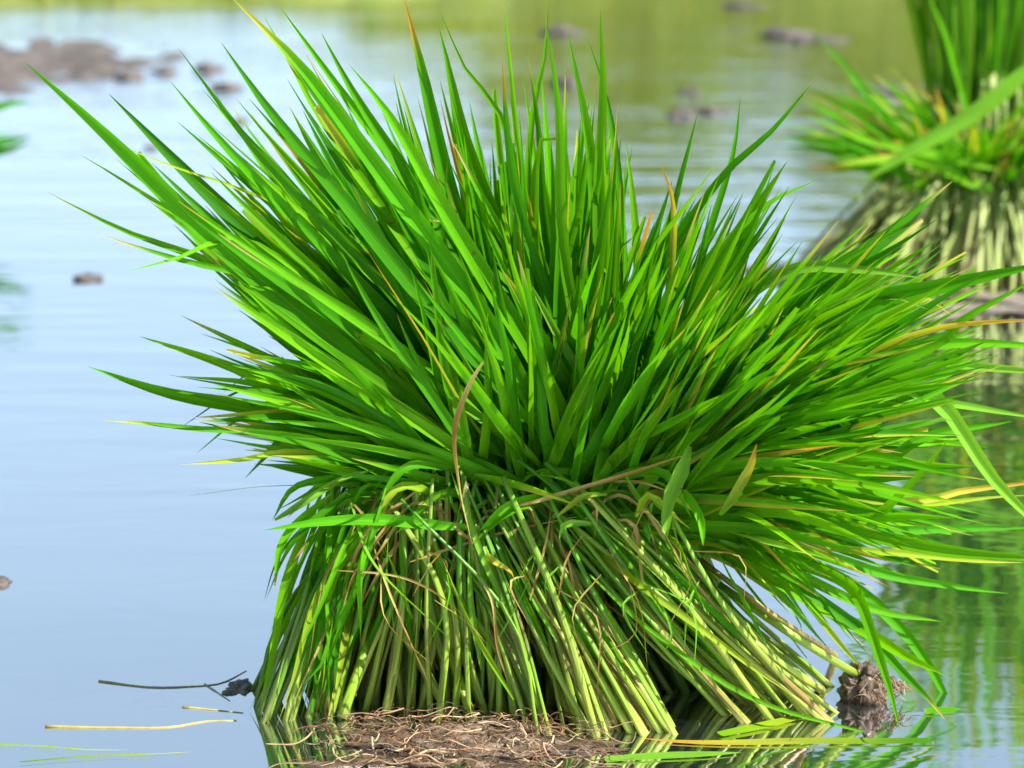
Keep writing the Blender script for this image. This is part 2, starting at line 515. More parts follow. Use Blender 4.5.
# the inside of the heap: stalk colours dimmed to deepen the shade
for k in range(230):
    th = U(0, 2 * PI); q = math.sqrt(RNG.random())
    foot = Vector((0.02 + 0.20 * q * math.cos(th), 0.15 + 0.11 * q * math.sin(th), -0.005))
    top = Vector((-0.015 + 0.095 * q * math.cos(th), 0.15 + 0.07 * q * math.sin(th), U(.18, .23)))
    if foot.x > 0.07:
        foot.y = max(foot.y, .15)
    if foot.x > 0.13:
        top.x += 0.03
    r = U(.0024, .0042)
    items.append(tube([foot, foot.lerp(top, .5) + Vector((U(-.006, .006), U(-.006, .006), 0)), top], r, r * .75, stalk_col(RNG, .8, .7), n=6, sides=6))
for k in range(46):                      # dark-coloured fill for the shaded hollow under the slanting stalks
    foot = Vector((U(.06, .17), U(.10, .22), -.005))
    top = Vector((U(.0, .06), U(.14, .2), U(.15, .2)))
    r = U(.0026, .0044)
    items.append(tube([foot, foot.lerp(top, .5), top], r, r * .8, stalk_col(RNG, .8, .9), n=6, sides=6))
# few loose stalks
LOOSE = [([(884, 690), (800, 640), (720, 585)], 6.0, 0.06), ([(835, 655), (780, 620), (700, 560)], 5.0, 0.05), ([(822, 690), (770, 655), (690, 585)], 5.5, .0),
         ([(449, 712), (408, 640), (394, 610)], 7.0, -.11), ([(386, 712), (398, 650), (402, 590)], 6.5, -.10), ([(474, 722), (450, 650), (425, 560)], 7, -.11),
         ([(486, 716), (462, 650), (440, 565)], 6, -.115), ([(433, 700), (430, 640), (428, 560)], 5, -.1), ([(342, 718), (362, 660), (378, 610)], 6, -.08)]
for pts, r, Y in LOOSE:
    p = [G(*pts[0], .002)] + [P(x, y, .02 + .035 * (i + 1)) for i, (x, y) in enumerate(pts[1:])]
    rr = r / F * 2.1
    items.append(tube(p, rr, rr * .8, stalk_col(RNG, 1.05, .2), flat=.8))

# hanging thin leaves and stems along the left end
for k in range(46):
    x0 = U(245, 335)
    foot = G(x0, U(690, 728), 0.0)
    kx = U(320, 390) if k % 3 else x0 + U(45, 80)
    top = P(kx + U(-10, 25), U(470, 520), U(.06, .15))
    mid = foot.lerp(top, .55) + Vector((U(-.012, .004), U(-.02, .01), U(0, .012)))
    st = RNG.choice(['green', 'green', 'green', 'yellow', 'dry', 'browntip'])
    items.append(blade([top, mid, foot], U(5, 10) / F * 2.15, style=st, twist=U(-2, 2)))
for k in range(26):                      # tips that hang loose in front of the left stalks
    a = P(U(320, 420), U(480, 520), U(.02, .08))
    L_ = U(.05, .14)
    b = a + Vector((U(-.045, -.005), U(-.03, 0), -L_ * .45)); c = b + Vector((U(-.03, 0.0), U(-.01, .01), -L_ * .6))
    items.append(blade([a, b, c], U(5, 10) / F * 2.1, style=RNG.choice(['green', 'green', 'dry', 'browntip']), twist=U(-2, 2)))

# ---- leaves traced one by one: pixels from the tip to the base, width in pixels
HERO = [
    ([(27, 63), (150, 168), (300, 318), (480, 470)], 21, 'green'),
    ([(110, 94), (210, 196), (335, 310), (500, 450)], 20, 'green'),
    ([(175, 52), (255, 145), (370, 262), (520, 440)], 12, 'green'),
    ([(172, 80), (235, 152), (335, 262), (500, 440)], 15, 'green'),
    ([(222, 42), (290, 135), (400, 262), (530, 430)], 17, 'green'),
    ([(230, 0), (322, 92), (425, 230), (545, 430)], 19, 'green'),
    ([(282, 6), (345, 95), (430, 210), (550, 420)], 14, 'green'),
    ([(268, 14), (292, 58), (330, 130), (500, 400)], 12, 'green'),
    ([(320, 35), (358, 105), (450, 240), (560, 430)], 17, 'green'),
    ([(347, 68), (405, 145), (485, 270), (570, 440)], 18, 'green'),
    ([(100, 133), (180, 163), (250, 190), (360, 250), (500, 420)], 5, 'yellow'),
    ([(80, 155), (165, 206), (265, 268), (430, 420)], 9, 'green'),
    ([(48, 190), (130, 230), (220, 264), (345, 330), (470, 450)], 10, 'browntip'),
    ([(100, 232), (185, 258), (290, 295), (440, 430)], 9, 'browntip'),
    ([(127, 271), (185, 256), (240, 240), (330, 300), (450, 420)], 10, 'green'),
    ([(165, 205), (208, 247), (270, 300), (440, 430)], 15, 'green'),
    ([(215, 285), (300, 345), (440, 440), (520, 480)], 15, 'browntip'),
    ([(180, 318), (262, 352), (400, 425), (500, 470)], 11, 'browntip'),
    ([(140, 337), (232, 368), (335, 408), (480, 465)], 14, 'green'),
    ([(88, 366), (172, 396), (300, 418), (470, 470)], 17, 'green'),
    ([(180, 375), (265, 386), (400, 430), (480, 470)], 10, 'green'),
    ([(102, 423), (200, 430), (300, 432), (450, 475)], 8, 'green'),
    ([(190, 419), (285, 414), (390, 412), (470, 450)], 10, 'yellow'),
    ([(180, 465), (240, 460), (310, 452), (420, 480)], 7, 'yellow'),
    ([(245, 478), (268, 455), (295, 432), (380, 440)], 12, 'green'),
    ([(183, 495), (262, 486), (350, 487), (430, 490)], 3.5, 'dry'),
    ([(264, 531), (330, 521), (400, 523), (480, 528)], 12, 'green'),
    ([(402, 0), (424, 92), (452, 190), (520, 400)], 19, 'green'),
    ([(437, 28), (462, 125), (492, 210), (560, 410)], 19, 'green'),
    ([(446, 12), (470, 75), (505, 130), (560, 350)], 8, 'green'),
    ([(506, 0), (508, 70), (520, 180), (560, 400)], 7, 'green'),
    ([(430, 152), (458, 225), (500, 310), (560, 440)], 14, 'browntip'),
    ([(452, 140), (500, 240), (560, 330), (600, 450)], 15, 'browntip'),
    ([(548, 0), (542, 60), (530, 120), (530, 250), (570, 420)], 9, 'green'),
    ([(570, 33), (582, 105), (590, 190), (600, 400)], 15, 'green'),
    ([(604, 10), (603, 80), (598, 180), (600, 400)], 14, 'green'),
    ([(586, 40), (612, 130), (622, 220), (620, 420)], 9, 'green'),
    ([(527, 58), (537, 130), (550, 240), (590, 420)], 11, 'green'),
    ([(500, 60), (510, 140), (530, 240), (580, 420)], 12, 'green'),
    ([(545, 25), (556, 120), (565, 240), (585, 420)], 12, 'green'),
    ([(626, 142), (634, 225), (640, 330), (635, 450)], 12, 'green'),
    ([(740, 97), (731, 160), (700, 260), (650, 430)], 9, 'green'),
    ([(819, 77), (772, 130), (715, 185), (640, 310), (625, 450)], 9, 'green'),
    ([(697, 113), (682, 180), (660, 280), (630, 440)], 8, 'green'),
    ([(784, 161), (748, 225), (700, 310), (660, 450)], 17, 'green'),
    ([(818, 181), (765, 210), (700, 290), (650, 440)], 13, 'green'),
    ([(661, 163), (674, 205), (668, 270), (640, 430)], 8, 'orange'),
    ([(775, 167), (745, 240), (712, 360), (690, 470)], 9, 'green'),
    ([(953, 182), (880, 236), (800, 295), (690, 400)], 15, 'green'),
    ([(925, 279), (855, 272), (790, 272), (720, 320), (660, 440)], 15, 'pale'),
    ([(1026, 260), (945, 287), (855, 312), (740, 390), (660, 470)], 20, 'green'),
    ([(1007, 277), (965, 320), (935, 350), (820, 400), (690, 480)], 12, 'green'),
    ([(1030, 322), (975, 323), (930, 330), (875, 350), (780, 410), (680, 480)], 8, 'orange'),
    ([(1034, 346), (940, 346), (850, 370), (690, 470)], 14, 'green'),
    ([(1040, 378), (965, 363), (900, 355), (800, 390), (680, 480)], 15, 'pale'),
    ([(1010, 421), (935, 405), (860, 403), (760, 430), (670, 490)], 13, 'pale'),
    ([(1030, 560), (997, 484), (962, 429), (927, 392), (830, 380), (690, 470)], 18, 'pale'),
    ([(1026, 480), (965, 490), (915, 502), (800, 500), (690, 510)], 10, 'orange'),
    ([(994, 501), (930, 504), (850, 500), (690, 510)], 9, 'yellow'),
    ([(1034, 566), (950, 549), (850, 530), (740, 510), (660, 500)], 16, 'green'),
    ([(988, 564), (910, 556), (830, 548), (700, 520)], 9, 'yellow'),
    ([(1010, 529), (950, 529), (870, 530), (700, 510)], 10, 'green'),
    ([(976, 593), (900, 577), (830, 557), (700, 525)], 11, 'green'),
    ([(942, 622), (890, 613), (830, 590), (720, 540)], 11, 'green'),
    ([(963, 742), (933, 672), (890, 618), (830, 575), (720, 540)], 13, 'green'),
    ([(900, 731), (884, 670), (862, 605), (835, 578), (740, 540)], 13, 'green'),
    ([(948, 677), (905, 655), (850, 622), (720, 550)], 14, 'green'),
    ([(868, 674), (838, 640), (795, 590), (730, 545)], 9, 'yellow'),
    ([(945, 720), (930, 700), (900, 670), (850, 620), (740, 545)], 11, 'browntip'),
    ([(978, 423), (925, 440), (870, 470), (760, 500)], 12, 'green'),
    ([(950, 440), (905, 490), (860, 520), (760, 530)], 10, 'green'),
    ([(665, 537), (668, 505), (680, 475), (689, 446)], 15, 'pale'),
    ([(757, 443), (748, 470), (735, 495), (720, 515)], 11, 'orange'),
    ([(703, 546), (700, 520), (690, 500), (684, 490)], 9, 'green'),
    ([(470, 545), (462, 480), (456, 430), (470, 385), (483, 362)], 12, 'dry'),
    ([(310, 290), (400, 390), (450, 440), (500, 480)], 7, 'orange'),
    ([(520, 270), (560, 340), (600, 400), (640, 480)], 10, 'pale'),
    ([(555, 270), (575, 340), (590, 430), (600, 480)], 12, 'green'),
    ([(710, 265), (700, 330), (680, 400), (660, 480)], 11, 'green'),
    ([(760, 205), (738, 290), (715, 370), (690, 460)], 10, 'green'),
    ([(690, 355), (688, 400), (675, 440), (668, 480)], 13, 'green'),
    ([(668, 268), (668, 330), (665, 400), (655, 480)], 9, 'yellow'),
    ([(465, 320), (500, 350), (540, 400), (580, 470)], 12, 'browntip'),
    ([(500, 270), (545, 340), (585, 420), (620, 490)], 15, 'green'),
    ([(900, 390), (850, 395), (780, 410), (680, 470)], 13, 'green'),
    ([(880, 500), (830, 498), (760, 500), (670, 505)], 12, 'green'),
    ([(930, 478), (860, 482), (780, 495), (680, 505)], 14, 'green'),
    ([(955, 520), (900, 515), (820, 520), (690, 515)], 13, 'green'),
]
for pts, w, st in HERO:
    pts = pts[::-1]
    if pts[-1][0] > 970:                 # these run out of the frame
        pts[-1] = (pts[-1][0] + 34, pts[-1][1] - 2)
    front = pts[0] in ((480, 528), (689, 446), (483, 362), (684, 490), (720, 515))
    Yb = U(.07, .16)
    Yt = U(-.06, .16)
    if pts[0][1] < 460 and pts[0][0] < 620 and not front:        # carry the base down into the tie
        bx, by = pts[0]
        pts = [(bx * .45 + 530 * .55, 505)] + pts
        Yb += .02
    if front:                            # lie in front of the tie
        Yb, Yt = (.03, .0) if st != 'dry' else (-.05, -.01)
    p = [P(x, y, Yb + (Yt - Yb) * i / (len(pts) - 1)) for i, (x, y) in enumerate(pts)]
    bl = blade(p, w / F * 2.12 * (1.1 if w >= 17 and st == 'green' else 1.05 if st in ('green', 'pale', 'browntip') else .95), style=st, twist=U(-.5, .5) if st != 'dry' else 2.2, n=19, blunt=(pts[0] == (689, 446) or pts[0] == (925, 279)),
               facing=Vector((U(-.35, .35), -1, U(-.1, .6))))
    items.append(bl)

def fan(n, poly, frac, bx, by, Yb, Yt, sag, width, styles, mid=.5, narrow=1.0):
    """n more leaves between a base box and an outline of tips (pixels); frac: how far towards the outline they reach."""
    seg = [math.dist(a, b) for a, b in zip(poly, poly[1:])]
    for k in range(n):
        s = U(0, sum(seg)); i = 0
        while s > seg[i] and i < len(seg) - 1:
            s -= seg[i]; i += 1
        t = s / seg[i]
        tx = poly[i][0] + (poly[i + 1][0] - poly[i][0]) * t + U(-14, 14)
        ty = poly[i][1] + (poly[i + 1][1] - poly[i][1]) * t + U(-14, 14)
        g_ = (sum(seg[:i]) + s) / sum(seg)
        gx, gy = (RNG.random(), g_) if abs(poly[-1][1] - poly[0][1]) > abs(poly[-1][0] - poly[0][0]) else (g_, RNG.random())
        gx = min(max(gx + RNG.gauss(0, .17), 0), 1); gy = min(max(gy + U(-.18, .18), 0), 1)
        b0 = (bx[0] + (bx[1] - bx[0]) * gx, by[0] + (by[1] - by[0]) * gy)
        f = U(*frac)
        tx, ty = b0[0] + (tx - b0[0]) * f, b0[1] + (ty - b0[1]) * f
        A = P(b0[0], b0[1], U(*Yb)); C = P(tx, ty, U(*Yt))
        Ln = (C - A).length
        B = A.lerp(C, mid) + Vector((U(-.02, .02), U(-.02, .02), U(*sag))) * Ln
        low = A + (A - B) * .08 + Vector((0, .045, -.022))
        st = RNG.choices(['green', 'yellow', 'orange', 'dry', 'browntip', 'pale'], styles)[0]
        w = U(*width) / F * 2.15 * .98
        if st == 'dry': w *= .5
        if st in ('yellow', 'orange'): w *= .6
        path, bl_ = [low, A, B, C], RNG.random() < .07
        if RNG.random() < .06:           # tip folded over
            K = B.lerp(C, U(.3, .7)); path = [low, A, B, K, K + (C - K) * .6 + Vector((U(-.02, .02), -.01, -(C - K).length * U(.2, .6)))]
        items.append(blade(path, w, blunt=bl_ and st == 'green', style=st, twist=U(-.9, .9), facing=Vector((RNG.gauss(0, .38), -1, RNG.gauss(.3, .45)))))

std = (94, .6, 1, .4, 4, 1)
fan(118, [(60, 110), (110, 110), (175, 85), (230, 40), (290, 35), (360, 80)], (.6, .95), (450, 560), (430, 500), (0.09, 0.22), (0.00, 0.30), (-0.015, 0.053), (11, 19), std)
fan(72, [(60, 110), (170, 225), (215, 285), (230, 340)], (.6, .93), (430, 540), (450, 500), (0.07, 0.20), (-0.04, 0.25), (0.000, 0.053), (9, 17), std)
fan(105, [(160, 335), (190, 330), (120, 380), (200, 430), (240, 455)], (.5, .93), (400, 530), (450, 508), (0.06, 0.20), (-0.05, 0.25), (0.015, 0.075), (8, 16), (88, 3, 2, 2, 5, 0))
fan(141, [(370, 80), (400, 50), (440, 60), (505, 60), (545, 50), (605, 50), (630, 150)], (.6, .95), (500, 610), (430, 500), (0.09, 0.24), (0.02, 0.30), (-0.015, 0.022), (10, 17), std)
fan(169, [(630, 200), (700, 165), (740, 150), (790, 160), (830, 190), (930, 210)], (.55, .96), (560, 660), (440, 515), (0.06, 0.24), (-0.10, 0.30), (-0.007, 0.045), (9.5, 17), std)
fan(191, [(930, 200), (1010, 265), (1020, 340), (1000, 410)], (.55, .96), (580, 690), (450, 525), (0.06, 0.24), (-0.10, 0.32), (0.007, 0.068), (9.5, 17), std)
fan(123, [(1000, 420), (1010, 540), (960, 570), (890, 600)], (.55, .96), (600, 700), (480, 535), (0.07, 0.24), (-0.06, 0.32), (0.022, 0.090), (9.5, 17), (88, 3, 2, 1, 5, 2))
fan(26, [(930, 690), (870, 660), (840, 600), (800, 580)], (.6, .9), (640, 740), (510, 550), (0.08, 0.22), (0.00, 0.24), (0.075, 0.165), (7, 12), (70, 10, 6, 4, 8, 0))
fan(71, [(330, 260), (420, 230), (520, 220), (640, 220), (760, 280), (840, 390)], (.55, 1.0), (470, 690), (450, 500), (0.07, 0.13), (-0.10, 0.04), (-0.007, 0.030), (9, 16), std)
fan(66, [(700, 300), (760, 240), (840, 260), (900, 330)], (.6, .98), (600, 700), (440, 500), (0.07, 0.13), (-0.12, 0.00), (0.000, 0.030), (8, 14), (88, 2, 2, 0, 5, 4))

# loose dry leaves and torn bits wound round the tie
TIES = [([(410, 562), (450, 548), (510, 532), (590, 515)], 5, 'dry'), ([(482, 512), (545, 500), (620, 475), (700, 452)], 8, 'dry'),
        ([(530, 600), (545, 540), (552, 490), (548, 470)], 7, 'dry'), ([(575, 525), (590, 518), (600, 508), (607, 498)], 10, 'dry'),
        ([(556, 512), (600, 550), (660, 600), (740, 660), (800, 700)], 8, 'yellow'), ([(556, 512), (545, 535), (525, 570), (520, 578)], 7, 'pale'),
        ([(640, 530), (676, 540), (690, 570), (700, 590)], 6, 'green'), ([(625, 475), (660, 530), (690, 580), (705, 610)], 6, 'green'),
        ([(595, 520), (640, 560), (680, 600), (690, 610)], 5, 'pale'), ([(620, 515), (640, 514), (645, 525), (650, 545)], 7, 'green'),
        ([(590, 575), (660, 640), (760, 700), (900, 742)], 6, 'green'), ([(350, 500), (370, 560), (420, 610), (450, 640)], 6, 'pale'),
        ([(330, 570), (390, 575), (430, 590), (470, 620)], 4, 'dry'), ([(370, 535), (385, 580), (400, 620), (430, 690)], 5, 'dry'),
        ([(415, 530), (420, 545), (445, 560), (448, 575)], 4, 'dry'), ([(485, 545), (492, 560), (510, 572), (514, 580)], 8, 'orange'),
        ([(476, 575), (492, 600), (498, 650), (508, 690)], 5, 'dry'), ([(275, 520), (310, 500), (345, 478), (375, 470)], 9, 'pale')]
for pts, w, st in TIES:
    p = [P(x, y, (.035 if y < 560 else .0) + U(-.01, .01)) for x, y in pts]
    items.append(blade(p, w / F * 2.05, style=st, twist=U(-2, 2), n=17, kind='withered_leaf' if st == 'dry' else 'leaf'))
for k in range(30):
    a = P(U(330, 680), U(470, 530), U(.02, .07))
    ln = U(.02, .06)
    ang = RNG.gauss(-PI / 2, 1.0)
    d = Vector((math.cos(ang), U(-.3, .1), math.sin(ang) * .8)) * ln
    b = a + d * .5 + Vector((U(-.01, .01), U(-.015, 0), U(0, .02)))
    c = a + d + Vector((U(-.01, .01), 0, -.01))
    st = RNG.choices(['green', 'dry', 'yellow', 'pale'], (10, 60, 15, 15))[0]
    items.append(blade([a, b, c], U(3, 9) / F * 2.05, style=st, twist=U(-3, 3), n=9, kind='withered_leaf' if st == 'dry' else 'leaf'))
for k in range(28):                      # limp leaves lying across the tie
    x, y = U(350, 670), U(468, 505)
    a = P(x, y, U(.05, .09)); L_ = U(.04, .10)
    sx = RNG.choice([-1, -1, 1]) if x < 520 else RNG.choice([-1, 1, 1])
    b = a + Vector((sx * L_ * .5, -.025, U(-.01, .015))); c = b + Vector((sx * L_ * U(.2, .5), U(-.01, .01), -L_ * U(.1, .5)))
    st = RNG.choices(['green', 'browntip', 'dry', 'yellow'], (74, 12, 8, 6))[0]
    items.append(blade([a, b, c], U(6, 12) / F * 2.15, style=st, twist=U(-1.5, 1.5), n=11, kind='withered_leaf' if st == 'dry' else 'leaf'))
for k in range(22):                      # dry wisps hanging among the stalks
    a = P(U(330, 700), U(530, 600), U(-.02, .03))
    c = a + Vector((U(-.03, .05), U(-.03, 0), U(-.09, -.02)))
    b = a.lerp(c, .5) + Vector((U(-.02, .02), U(-.02, .0), U(-.01, .02)))
    if c.z < .004: continue
    st = RNG.choice(['dry', 'dry', 'pale', 'green'])
    items.append(blade([a, b, c], U(2, 5) / F * 2.0, style=st, twist=U(-4, 4), n=9, kind='withered_leaf' if st == 'dry' else 'leaf'))

sheaf = empty('rice_seedling_sheaf', G(540, 725))
tag(sheaf, 'large sharp sheaf of bright green rice seedlings fanning out above its stalks in shallow water', 'rice sheaf')
assemble(sheaf, items, {'leaf': 100, 'stalk': 100, 'withered_leaf': 40}, {'leaf': 'foliage', 'stalk': 'stalk_mass', 'withered_leaf': 'withered_foliage'})

def heap(name, center, rx, ry, h, mat, parent=None, seed=0, rough=0.25, freq=40, sub=5):
    """A lumpy mound of mud; its foot reaches just under the water."""
    bm = bmesh.new()
    bmesh.ops.create_icosphere(bm, subdivisions=sub, radius=1)
    off = Vector((seed * 3.7, seed * 1.3, seed))
    for v in bm.verts:
        n = v.co.normalized()
        k = 1 + rough * noise.fractal(n * 1.7 + off, 1.0, 2.0, 5) * 1.3
        p = Vector((n.x * rx, n.y * ry, n.z * h)) * k
        p += n * (noise.noise(p * freq + off) * h * rough)
        v.co = p
    me = bpy.data.meshes.new(name); bm.to_mesh(me); bm.free()
    for p in me.polygons: p.use_smooth = True
    me.materials.append(mat)
    o = bpy.data.objects.new(name, me); COL.objects.link(o)
    if parent:
        o.parent = parent; o.location = Vector(center) - Vector(parent.location)
    else:
        o.location = center
    return o

# roots and mud at the foot of the sheaf
def root_fibres(name, parent, cx, cy, rx, ry, h, n, ln, rad, cols, mat=M_ROOT):
    its = []
    for k in range(n):
        th = U(0, 2 * PI); q = math.sqrt(RNG.random())
        x, y = cx + rx * q * math.cos(th), cy + ry * q * math.sin(th)
        pts, a = [], U(0, 2 * PI)
        zz = U(0.0, .012)
        for j in range(5):
            e = ((x - cx) / rx) ** 2 + ((y - cy) / ry) ** 2
            z = max(0, 1 - e) ** .5 * h + zz + U(-.003, .004)
            pts.append(Vector((x, y, max(z, .001))))
            x += math.cos(a) * ln * U(.5, 1.1); y += math.sin(a) * ln * U(.4, .9); a += U(-.9, .9)
        c = mixc(RNG.choice(cols), RNG.choice(cols), RNG.random())
        r = U(*rad)
        its.append(tube(pts, r, r * .5, lambda u, c=c: c, n=11, sides=4, mat=mat, knobs=.15))
    return build(name, its, parent)

g = G(452, 742)
mat_o = heap('root_mat', (g.x + .005, g.y - .015, -.004), .095, .046, .008, M_MUD, sheaf, 3, .9, 90)
RC = [(.17, .10, .06), (.10, .055, .035), (.26, .16, .09), (.05, .03, .02), (.40, .31, .2), (.20, .08, .04)]
pal = root_fibres('pale_root_fibres', sheaf, g.x + .005, g.y - .02, .11, .065, .008, 42, .014, (.0003, .0009), [(.50, .38, .24), (.36, .22, .12)])
fib = root_fibres('root_fibres', sheaf, g.x + .005, g.y - .015, .118, .07, .007, 300, .009, (.0002, .0006), RC)
g2 = G(872, 706)
clod = heap('root_clod', (g2.x - .006, g2.y + .02, .006), .017, .017, .022, M_MUD, sheaf, 7, .3, 160)
f2 = root_fibres('clod_fibres', sheaf, g2.x + .008, g2.y + .01, .022, .018, .010, 60, .005, (.0003, .0007), RC)
mw = bpy.data.objects
for child, par in ((fib, mat_o), (pal, mat_o), (f2, clod)):
    child.parent = par
    child['kind'] = 'stuff'
    child.location = Vector(sheaf.location) - (Vector(sheaf.location) + Vector(par.location)) 
clod['label'] = 'dark muddy root clod at the end of the stalks slanting right'

# ---------------------------------------------------------------- sheaves further back
def straw_col(rng):
    a = mixc((.52, .53, .20), (.36, .46, .12), rng.random()); b = mixc((.40, .46, .14), (.20, .38, .05), rng.random())
    if rng.random() < .2: a = (.28, .18, .09)
    return lambda u: mixc(a, b, u)

def back_sheaf(name, loc, lean, n_st, n_lf, skirt, neck, neck_z, leaf_len, spread, rng, lim, styles=None):
    its = []
    loc = Vector(loc)
    for k in range(n_st):
        th = rng.uniform(0, 2 * PI); q = rng.uniform(.55, 1) if k % 4 else rng.random()
        foot = loc + Vector((skirt[0] * q * math.cos(th), skirt[1] * q * math.sin(th), -.004))
        th2 = th + rng.gauss(0, .12)
        top = loc + Vector((neck[0] * q * math.cos(th2), neck[1] * q * math.sin(th2), neck_z * rng.uniform(.9, 1.1))) + Vector(lean) * neck_z
        r = rng.uniform(.003, .0056)
        its.append(tube([foot, foot.lerp(top, .5) + Vector((0, -.006, .006)), top], r, r * .75, straw_col(rng), n=7, sides=6, rng=rng))
    for k in range(n_lf):
        th = rng.uniform(0, 2 * PI); q = math.sqrt(rng.random())
        A = loc + Vector((neck[0] * q * math.cos(th), neck[1] * q * math.sin(th), neck_z * rng.uniform(.8, 1.15))) + Vector(lean) * neck_z
        el = rng.uniform(*spread)
        az = th + rng.gauss(0, .35)
        d = Vector((math.cos(az) * math.cos(el), math.sin(az) * math.cos(el), math.sin(el)))
        ln = rng.uniform(*leaf_len)
        C_ = A + d * ln + Vector((0, 0, -.05 * ln))
        B = A + d * ln * .5 + Vector((0, 0, .05 * ln))
        st = rng.choices(['green', 'yellow', 'orange', 'dry', 'browntip'], (70, 6, 8, 8, 8))[0]
        if styles: st = rng.choice(styles)
        its.append(blade([A - d * .02 - Vector((0, 0, .02)), A, B, C_], rng.uniform(.007, .012), style=st, twist=rng.uniform(-.8, .8), n=11, rng=rng,
                         facing=Vector((rng.gauss(0, .5), -1, rng.gauss(.3, .5))), kind='leaf'))
    root = empty(name, loc)
    return root, its

gb = G(1000, 298)
r1 = random.Random(5)
root, its = back_sheaf('rice_seedling_sheaf', (gb.x, gb.y + .14, 0), (0, 0, 0), 420, 300, (.34, .23), (.15, .10), .18, (.09, .26), (.15, .9), r1, 60)
heap('root_mat', (gb.x, gb.y + .10, -.004), .36, .30, .013, M_SHELF, root, 31, .7, 30)
# a broad blade reaching up over this sheaf, and others that stick out to the left
def px_blade(pts, Y0, Y1, w, st, rng=r1, **kw):
    n = len(pts)
    return blade([P(x, y, Y0 + (Y1 - Y0) * i / (n - 1)) for i, (x, y) in enumerate(pts)], w, style=st, rng=rng, facing=Vector((.2, -1, .4)), **kw)
Yb = gb.y
its.append(px_blade([(1070, 40), (1000, 92), (930, 140), (860, 182)], Yb - .15, Yb - .1, .026, 'pale'))
its.append(px_blade([(1000, 170), (930, 155), (870, 140), (805, 116)], Yb, Yb - .1, .012, 'green'))
its.append(px_blade([(980, 190), (920, 160), (880, 160), (835, 165)], Yb, Yb - .1, .016, 'green'))
its.append(px_blade([(960, 165), (925, 120), (900, 95), (872, 74)], Yb, Yb - .05, .010, 'browntip'))
tag(root, 'blurred rice sheaf with pale straw skirt of stalks standing behind on the right', 'rice sheaf', 'rice sheaves waiting in the field behind')
assemble(root, its, {'leaf': 70, 'stalk': 60}, {'leaf': 'foliage', 'stalk': 'stalk_mass'})

r2 = random.Random(9)
gu = (gb.x + .02, gb.y + .34, 0)
root, its = back_sheaf('rice_seedling_sheaf', gu, (.02, 0, 0), 170, 230, (.11, .09), (.10, .08), .30, (.38, .62), (1.25, 1.55), r2, 40, ('pale', 'green', 'pale', 'yellow'))
Yu = gu[1]
its.append(px_blade([(975, 150), (962, 90), (950, 50), (928, -5)], Yu - .1, Yu - .12, .013, 'green', r2))
tag(root, 'upright blurred rice sheaf rising out of the frame behind the pale skirted sheaf', 'rice sheaf', 'rice sheaves waiting in the field behind')
assemble(root, its, {'leaf': 40, 'stalk': 30}, {'leaf': 'foliage', 'stalk': 'stalk_mass'})

# the seedlings of which only tips reach in from the left edge
gl = G(-75, 215)
r3 = random.Random(11)
root, its = back_sheaf('rice_seedling_sheaf', (gl.x, gl.y, 0), (0, 0, 0), 40, 50, (.06, .06), (.04, .04), .12, (.12, .2), (.3, 1.2), r3, 10)
for pts in ([(-60, 190), (-20, 150), (10, 140), (24, 137)], [(-60, 165), (-30, 120), (0, 106), (24, 103)], [(-60, 200), (-20, 160), (5, 150), (20, 142)]):
    its.append(px_blade([(x + (i * 3), y) for i, (x, y) in enumerate(pts)], gl.y, gl.y - .03, .022, 'green', r3))
tag(root, 'rice seedlings with only leaf tips reaching in at the left edge', 'rice sheaf', 'rice sheaves waiting in the field behind')
assemble(root, its, {'leaf': 12, 'stalk': 8}, {'leaf': 'foliage', 'stalk': 'stalk_mass'})

# ---------------------------------------------------------------- floating bits
def floating(name, pts, w, st, label, cat, wet=.0015, dry=False):
    if dry: wet = .0002
    p = [G(x, y, wet) for x, y in pts]
    if dry:
        c = mixc(BRN, STRAW, U(.6, 1))
        w *= .62
        p = [q + Vector((0, U(-.006, .006), 0)) for q in p]
        it = tube(p, w, w * .4, lambda u: c, n=14, sides=6, mat=M_ROOT, knobs=.1)
    else:
        it = blade(p, w, style=st, facing=Vector((U(-.1, .1), -.2, 1)), n=16, fold=.08, base_w=.8)
    origin = sum(p, Vector()) / len(p)
    return tag(build(name, [it], None, origin), label, cat)

floating('floating_twig', [(45, 727), (110, 728), (168, 728), (205, 722), (237, 719)], .0022, 'dry', 'long brown stem floating on the water left of the big sheaf', 'twig', dry=True)
floating('floating_twig', [(182, 708), (210, 710), (243, 713)], .0016, 'dry', 'short dark twig floating close beside the left stalks', 'twig', dry=True)
floating('floating_twig', [(98, 683), (150, 687), (195, 688), (222, 684), (246, 672)], .0018, 'dry', 'thin tan stem floating behind the twig, ending at the mud scrap', 'twig', dry=True)
floating('floating_twig', [(204, 686), (216, 694), (230, 700)], .0015, 'dry', 'tiny bent twig forking off the thin tan stem', 'twig', dry=True)
floating('floating_leaf', [(-30, 744), (40, 746), (90, 750), (130, 750)], .0022, 'yellow', 'pale green leaf afloat in the bottom left corner', 'leaf')
floating('floating_leaf', [(20, 762), (80, 757), (130, 755), (192, 752)], .0026, 'yellow', 'pale straw leaf afloat just below the bottom left pale green leaf', 'leaf')
floating('floating_leaf', [(605, 760), (650, 757), (700, 755), (742, 752)], .010, 'pale', 'fresh green leaf floating in front of the slanting stalks', 'leaf')
floating('floating_leaf', [(930, 741), (860, 742), (780, 743), (680, 741), (640, 738)], .010, 'orange', 'long yellow orange leaf floating under the slanting stalks towards the root clod', 'leaf')
floating('floating_leaf', [(720, 735), (760, 727), (800, 716), (812, 712)], .011, 'yellow', 'broad yellow green leaf floating among the feet of the slanting stalks', 'leaf')
